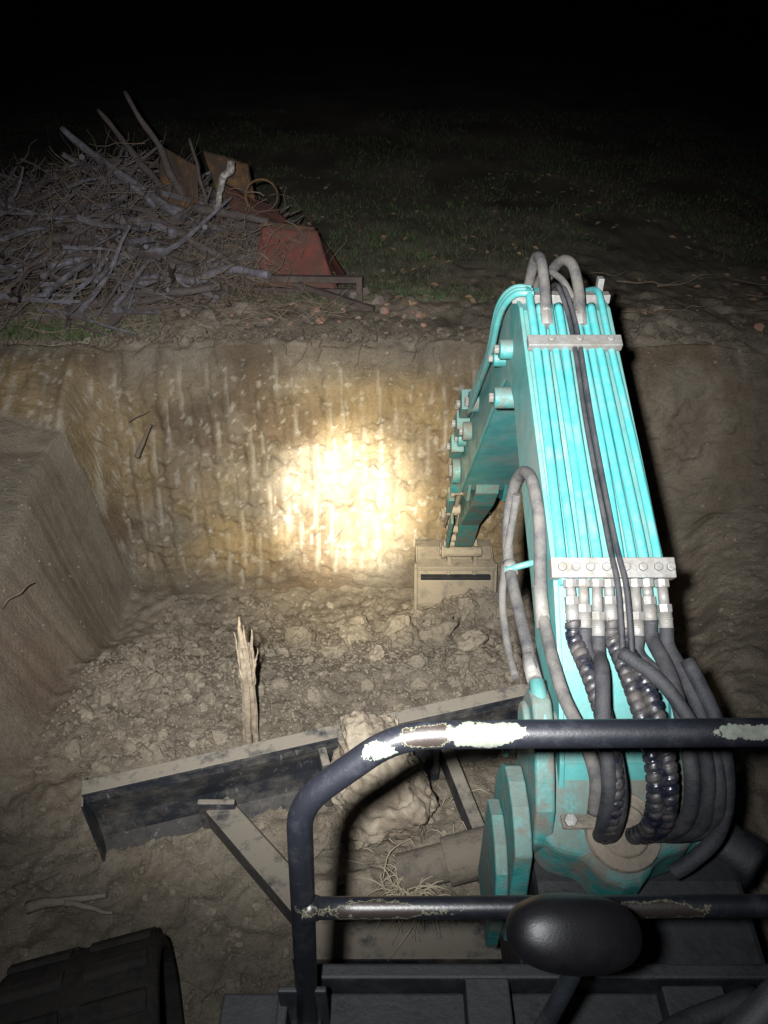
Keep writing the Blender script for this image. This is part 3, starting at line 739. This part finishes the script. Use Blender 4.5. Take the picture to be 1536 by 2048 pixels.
limb((-1.7,6.6,1.55),(-2.75,7.2,2.14),.05,.03,1,.1)
limb((-1.9,6.9,1.7),(-2.45,7.3,2.25),.035,.02,0)
limb((-1.42,6.6,1.62),(-1.26,6.75,1.96),.022,.038,2,.2)
limb((-2.9,6.1,1.25),(-2.05,6.9,1.75),.045,.03,0,.1)
limb((-2.2,6.2,1.15),(-.95,6.0,1.32),.045,.03,1,.15)
limb((-1.95,6.5,1.6),(-1.05,6.1,1.2),.045,.03,0,.1)
limb((-2.6,6.0,1.05),(-1.3,5.9,1.2),.045,.03,0,.1)
limb((-1.6,6.7,1.6),(-.95,6.5,1.55),.045,.03,0)
limb((-3.4,5.9,1.1),(-2.9,6.6,1.5),.05,.03,1,.1)
limb((-2.9,6.3,1.45),(-2.1,6.25,1.5),.045,.035,0,.1)
limb((-2.4,6.6,1.6),(-1.7,6.35,1.5),.045,.035,1,.1)
limb((-3.3,6.5,1.4),(-2.6,6.5,1.65),.045,.03,0,.1)
limb((-1.5,6.8,1.5),(-1.62,6.95,2.1),.02,.012,0)
limb((-2.5,5.75,1.03),(-1.75,5.95,1.12),.035,.025,0,.1)
limb((-3.3,6.0,1.2),(-2.4,6.35,1.42),.035,.025,1,.1)
limb((-2.7,6.1,1.3),(-1.7,6.2,1.42),.035,.025,1,.1)
b.build('limbs',[wood,woodb,birch],BP)

# ------------------------------------------------------------ rusty scrap (separate flat bent sheets)
SC=bpy.data.objects.new('rusty_scrap_metal',None);scene.collection.objects.link(SC)
def sheet(nm,corners,mat,bend=.04,seed=0):
    c=[Vector(p) for p in corners];nn=(c[1]-c[0]).cross(c[3]-c[0]).normalized();vs=[];fs=[];nx,ny=18,14
    for j in range(ny+1):
        for i in range(nx+1):
            s=i/nx;t=j/ny
            p=c[0]*(1-s)*(1-t)+c[1]*s*(1-t)+c[2]*s*t+c[3]*(1-s)*t
            vs.append(p+nn*bend*(math.sin(3.1*s+seed)*math.cos(2.3*t+seed*2)+.35*math.sin(9*s+5*t+seed)+.5*float(fbm(s*4+seed,t*4,1.,2))))
    for j in range(ny):
        for i in range(nx):o=j*(nx+1)+i;fs.append((o,o+1,o+nx+2,o+nx+1))
    b=MB();b.add(vs,fs,0,True);o=b.build(nm,mat,SC);m=o.modifiers.new('s','SOLIDIFY');m.thickness=.01;return o
sheet('front_sheet',[(-1.10,6.22,1.12),(-.40,6.12,1.12),(-.56,6.42,1.50),(-1.02,6.50,1.52)],rust,.018,1)
sheet('top_sheet',[(-1.25,6.62,1.56),(-.72,6.52,1.46),(-.98,6.98,1.58),(-1.42,7.05,1.72)],rust,.015,2)
sheet('end_sheet',[(-.39,6.13,1.12),(-.33,6.7,1.05),(-.60,6.85,1.38),(-.56,6.43,1.50)],rust,.015,3)
sheet('back_sheet',[(-1.45,7.0,1.62),(-1.12,6.95,1.60),(-1.20,7.2,1.86),(-1.58,7.22,1.96)],rusto,.02,4)
sheet('folded_sheet',[(-1.95,6.95,1.62),(-1.60,6.80,1.55),(-1.58,6.95,1.88),(-1.92,7.1,2.02)],rusto,.02,5)
b=MB()
ring=[(-1.03+.13*math.cos(a),6.72+.05*math.cos(a),1.70+.13*math.sin(a)) for a in np.linspace(0,6.283,25)]
b.tube(ring,.010,8)
b.bar((-1.9,6.85,1.1),(-1.9,6.85,1.5),.06,.06);b.bar((-.56,6.50,1.0),(-.57,6.44,1.48),.05,.05)
b.bar((-1.02,6.52,1.535),(-.57,6.44,1.505),.04,.04);b.bar((-1.45,7.0,1.1),(-1.45,7.0,1.6),.04,.04)
b.build('scrap_frame',rusto,SC)
b=MB()
b.bar((-1.15,6.15,1.20),(-.19,6.05,1.22),.05,.05);b.bar((-.20,6.05,1.245),(-.20,6.05,.98),.05,.05)
b.bar((-.75,6.2,1.14),(-.08,5.93,1.02),.05,.04);b.bar((-1.1,6.3,1.05),(-.2,6.25,1.05),.04,.04)
b.build('angle_iron_frame',surf('dark_rust',(.05,.035,.03),.8,dust=.7,bump=.3,dirt=(.10,.075,.055)),SC,.004)

# ------------------------------------------------------------ bricks, sticks, plants
it=[]
for (x,y,r) in [(.28,5.85,.06),(-.55,5.9,.07),(-.5,5.75,.045),(-.9,5.75,.04),(-2.65,5.6,.04),(.0,5.95,.05),(-.75,6.05,.05),(2.9,5.6,.05)]+[(random.uniform(-1.3,.4),random.uniform(5.65,6.3),random.uniform(.015,.035)) for i in range(34)]:
    it.append((x,y,float(bank_h(x,y))+r*.4,r))
scatter('broken_bricks',it,brick,1,8,.05)
it=[(x,y,float(bank_h(x,y))+r*.25,r) for x,y,r in [(-1.35,5.75,.12),(-1.15,5.95,.10),(-.2,6.3,.12),(-.05,6.15,.08),(-1.6,5.9,.09),(-.62,5.8,.07),(-.95,5.7,.06),(1.6,5.8,.08),(2.2,5.9,.07)]]
scatter('stones',it,surf('dark_stone',(.14,.115,.095),.95,bump=.8,bscale=25,dirt=(.10,.085,.07)),3,6,.2)
b=MB()
def stick(a,c,r,w=.06):
    a=Vector(a);c=Vector(c);P=[a+(c-a)*i/5+Vector((rs.uniform(-1,1),rs.uniform(-1,1),rs.uniform(-1,1)))*w*.3*(c-a).length for i in range(6)]
    b.tube(catmull(P,3),[r,r*.4],6,0)
stick((-1.83,4.78,.33),(-1.70,4.86,.56),.022);stick((-1.85,4.83,.60),(-1.70,4.88,.66),.006)
stick((-2.72,4.6,.5),(-2.55,4.7,.15),.010,.2)
stick((-2.05,3.0,.50),(-1.90,3.1,.58),.010,.2);stick((-2.15,4.85,.45),(-2.05,4.85,.38),.01)
for i in range(14):
    x=rs.uniform(1.2,3.4);y=rs.uniform(5.6,6.6);stick((x,y,1.06),(x+rs.uniform(.3,.8),y+rs.uniform(-.3,.3),1.08+rs.random()*.08),rs.uniform(.004,.012),.15)
for i in range(60):
    x=rs.uniform(-1.8,1.);y=rs.uniform(2.4,4.2);z=float(floor_h(x,y,True))+.01;a=rs.uniform(0,6.28);L=rs.uniform(.05,.2);stick((x,y,z),(x+L*math.cos(a),y+L*math.sin(a),z+.02),.0025,.15)
for i in range(110):
    x=rs.uniform(-2,.9);y=rs.uniform(1.2,2.2);z=float(floor_h(x,y,True))+.008;a=rs.uniform(0,6.28);L=rs.uniform(.04,.16);stick((x,y,z),(x+L*math.cos(a),y+L*math.sin(a),z+.01),.002,.2)
for i in range(26):
    x=rs.uniform(-3,1);stick((x,5.5,.98),(x+rs.uniform(-.15,.15),5.28,.80+rs.random()*.12),.003,.3)
stick((2.6,3.2,.4),(3.1,3.25,.75),.006,.2)
b.build('fallen_sticks',twig)
b=MB()
stick((-1.52,1.62,.05),(-1.18,1.66,.08),.026,.05);stick((-1.35,1.63,.07),(-1.14,1.58,.08),.016,.1)
b.build('wood_chunk',surf('old_grey_wood',(.20,.175,.14),.9,bump=.6,dscale=14))
b=MB()
for i in range(90):
    c=Vector((.10+rs.gauss(0,.035),1.56+rs.gauss(0,.03),.27));a=rs.uniform(0,6.28);L=rs.uniform(.06,.22)
    P=[c,c+Vector((math.cos(a)*L*.5,math.sin(a)*L*.5,.05+rs.random()*.05)),c+Vector((math.cos(a+rs.gauss(0,.3))*L,math.sin(a)*L,rs.uniform(-.04,.05)))]
    b.tube(catmull(P,4),[.0035,.0012],4,0)
for i in range(80):
    x=rs.uniform(-.2,.55);y=rs.uniform(1.25,2.1);z=float(floor_h(x,y,True))+.03;a=rs.uniform(0,6.28);L=rs.uniform(.04,.18)
    b.tube([(x,y,z),(x+L*.5*math.cos(a),y+L*.5*math.sin(a),z+.04),(x+L*math.cos(a),y+L*math.sin(a),z)],[.002,.002,.001],4,0)
b.build('dry_roots',straw)
b=MB()
def leaf(x,y,z):
    a=rs.uniform(0,6.28);L=rs.uniform(.02,.045);w=L*.5
    u=Vector((math.cos(a),math.sin(a),rs.uniform(-.3,.3)))*L;q=Vector((-math.sin(a),math.cos(a),rs.uniform(-.5,.5)))*w;c=Vector((x,y,z))
    b.add([c-u,c-q+Vector((0,0,.01)),c+u,c+q],[(0,1,2,3)])
for i in range(50):
    x=rs.uniform(-.2,.45);y=rs.uniform(1.2,1.7);leaf(x,y,float(floor_h(x,y,True))+.04)
for i in range(700):
    x=rs.uniform(-3.5,5);y=5.8+rs.random()**1.5*5;leaf(x,y,float(bank_h(x,y))+.04)
b.build('dead_leaves',surf('dead_leaf',(.22,.13,.07),.85,bump=.1,dust=.8,dlo=.4,dhi=.6,dirt=(.11,.08,.055)))
def blades(name,n,fn,hlo,hhi,wd,mat):
    xy=fn(n);n=len(xy);VV=np.zeros((n,3,3));z=bank_h(xy[:,0],xy[:,1])
    a=np.random.rand(n)*6.283;h=np.random.uniform(hlo,hhi,n);w=wd*np.random.uniform(.6,1.3,n)
    c=np.stack([xy[:,0],xy[:,1],z-.005],1);d=np.stack([np.cos(a),np.sin(a),0*a],1)
    l=np.random.normal(size=(n,2))*h[:,None]*.5
    VV[:,0]=c-d*w[:,None];VV[:,1]=c+d*w[:,None];VV[:,2]=c;VV[:,2,0]+=l[:,0];VV[:,2,1]+=l[:,1];VV[:,2,2]+=h
    return fast_mesh(name,VV.reshape(-1,3),np.arange(n*3).reshape(-1,3),mat)
def gfn(n):
    y=6.1+np.random.rand(n)**1.8*10;x=np.random.uniform(-.75,.75,n)*(y+1)
    k=fbm(x*1.1,y*1.1,50.,4)+.2*ss(6.3,7.5,y)>.06
    return np.stack([x,y],1)[k]
blades('grass',80000,gfn,.02,.08,.005,grassm)
def lfn(n):
    x=np.random.normal(-2.85,.38,n);y=np.random.normal(5.85,.18,n);k=(y>5.48)&(fbm(x*5,y*5,3.,3)>-.1);return np.stack([x,y],1)[k]
blades('weeds',8000,lfn,.01,.06,.012,leafm)

# ------------------------------------------------------------ lights: the operator's head torch
LP=Vector((-.105,-.02,3.385))
def spot(nm,P,size,blend,col,tgt,rad=.025):
    l=bpy.data.lights.new(nm,'SPOT');l.energy=P;l.spot_size=R(size);l.spot_blend=blend;l.color=col;l.shadow_soft_size=rad
    o=bpy.data.objects.new(nm,l);scene.collection.objects.link(o);o.location=LP
    o.rotation_euler=(Vector(tgt)-LP).to_track_quat('-Z','Y').to_euler();return o
hot=(-.30,4.95,-.22)
spot('head_torch_flood',1900,73,1,(1,.99,.97),(-.30,5.2,.15))
spot('head_torch_spill',290,125,1,(.95,.97,1),(-.33,5.2,.6))
spot('head_torch_halo',3600,26,1,(1,.86,.56),hot)
spot('head_torch_core',19000,14,1,(1,.93,.76),hot)
w=bpy.data.worlds.new('World');scene.world=w;w.use_nodes=True
bg=w.node_tree.nodes['Background'];bg.inputs[0].default_value=(.38,.22,.85,1);bg.inputs[1].default_value=.006
cd=bpy.data.cameras.new('camera');cam=bpy.data.objects.new('camera',cd);scene.collection.objects.link(cam)
cam.location=(0,0,3.3);cam.rotation_euler=(R(54),0,0)
cd.sensor_fit='VERTICAL';cd.sensor_height=24;cd.lens=12/math.tan(R(34));cd.clip_end=1000;cd.clip_start=.02
scene.camera=cam
scene.view_settings.view_transform='Standard';scene.view_settings.look='None';scene.view_settings.exposure=0
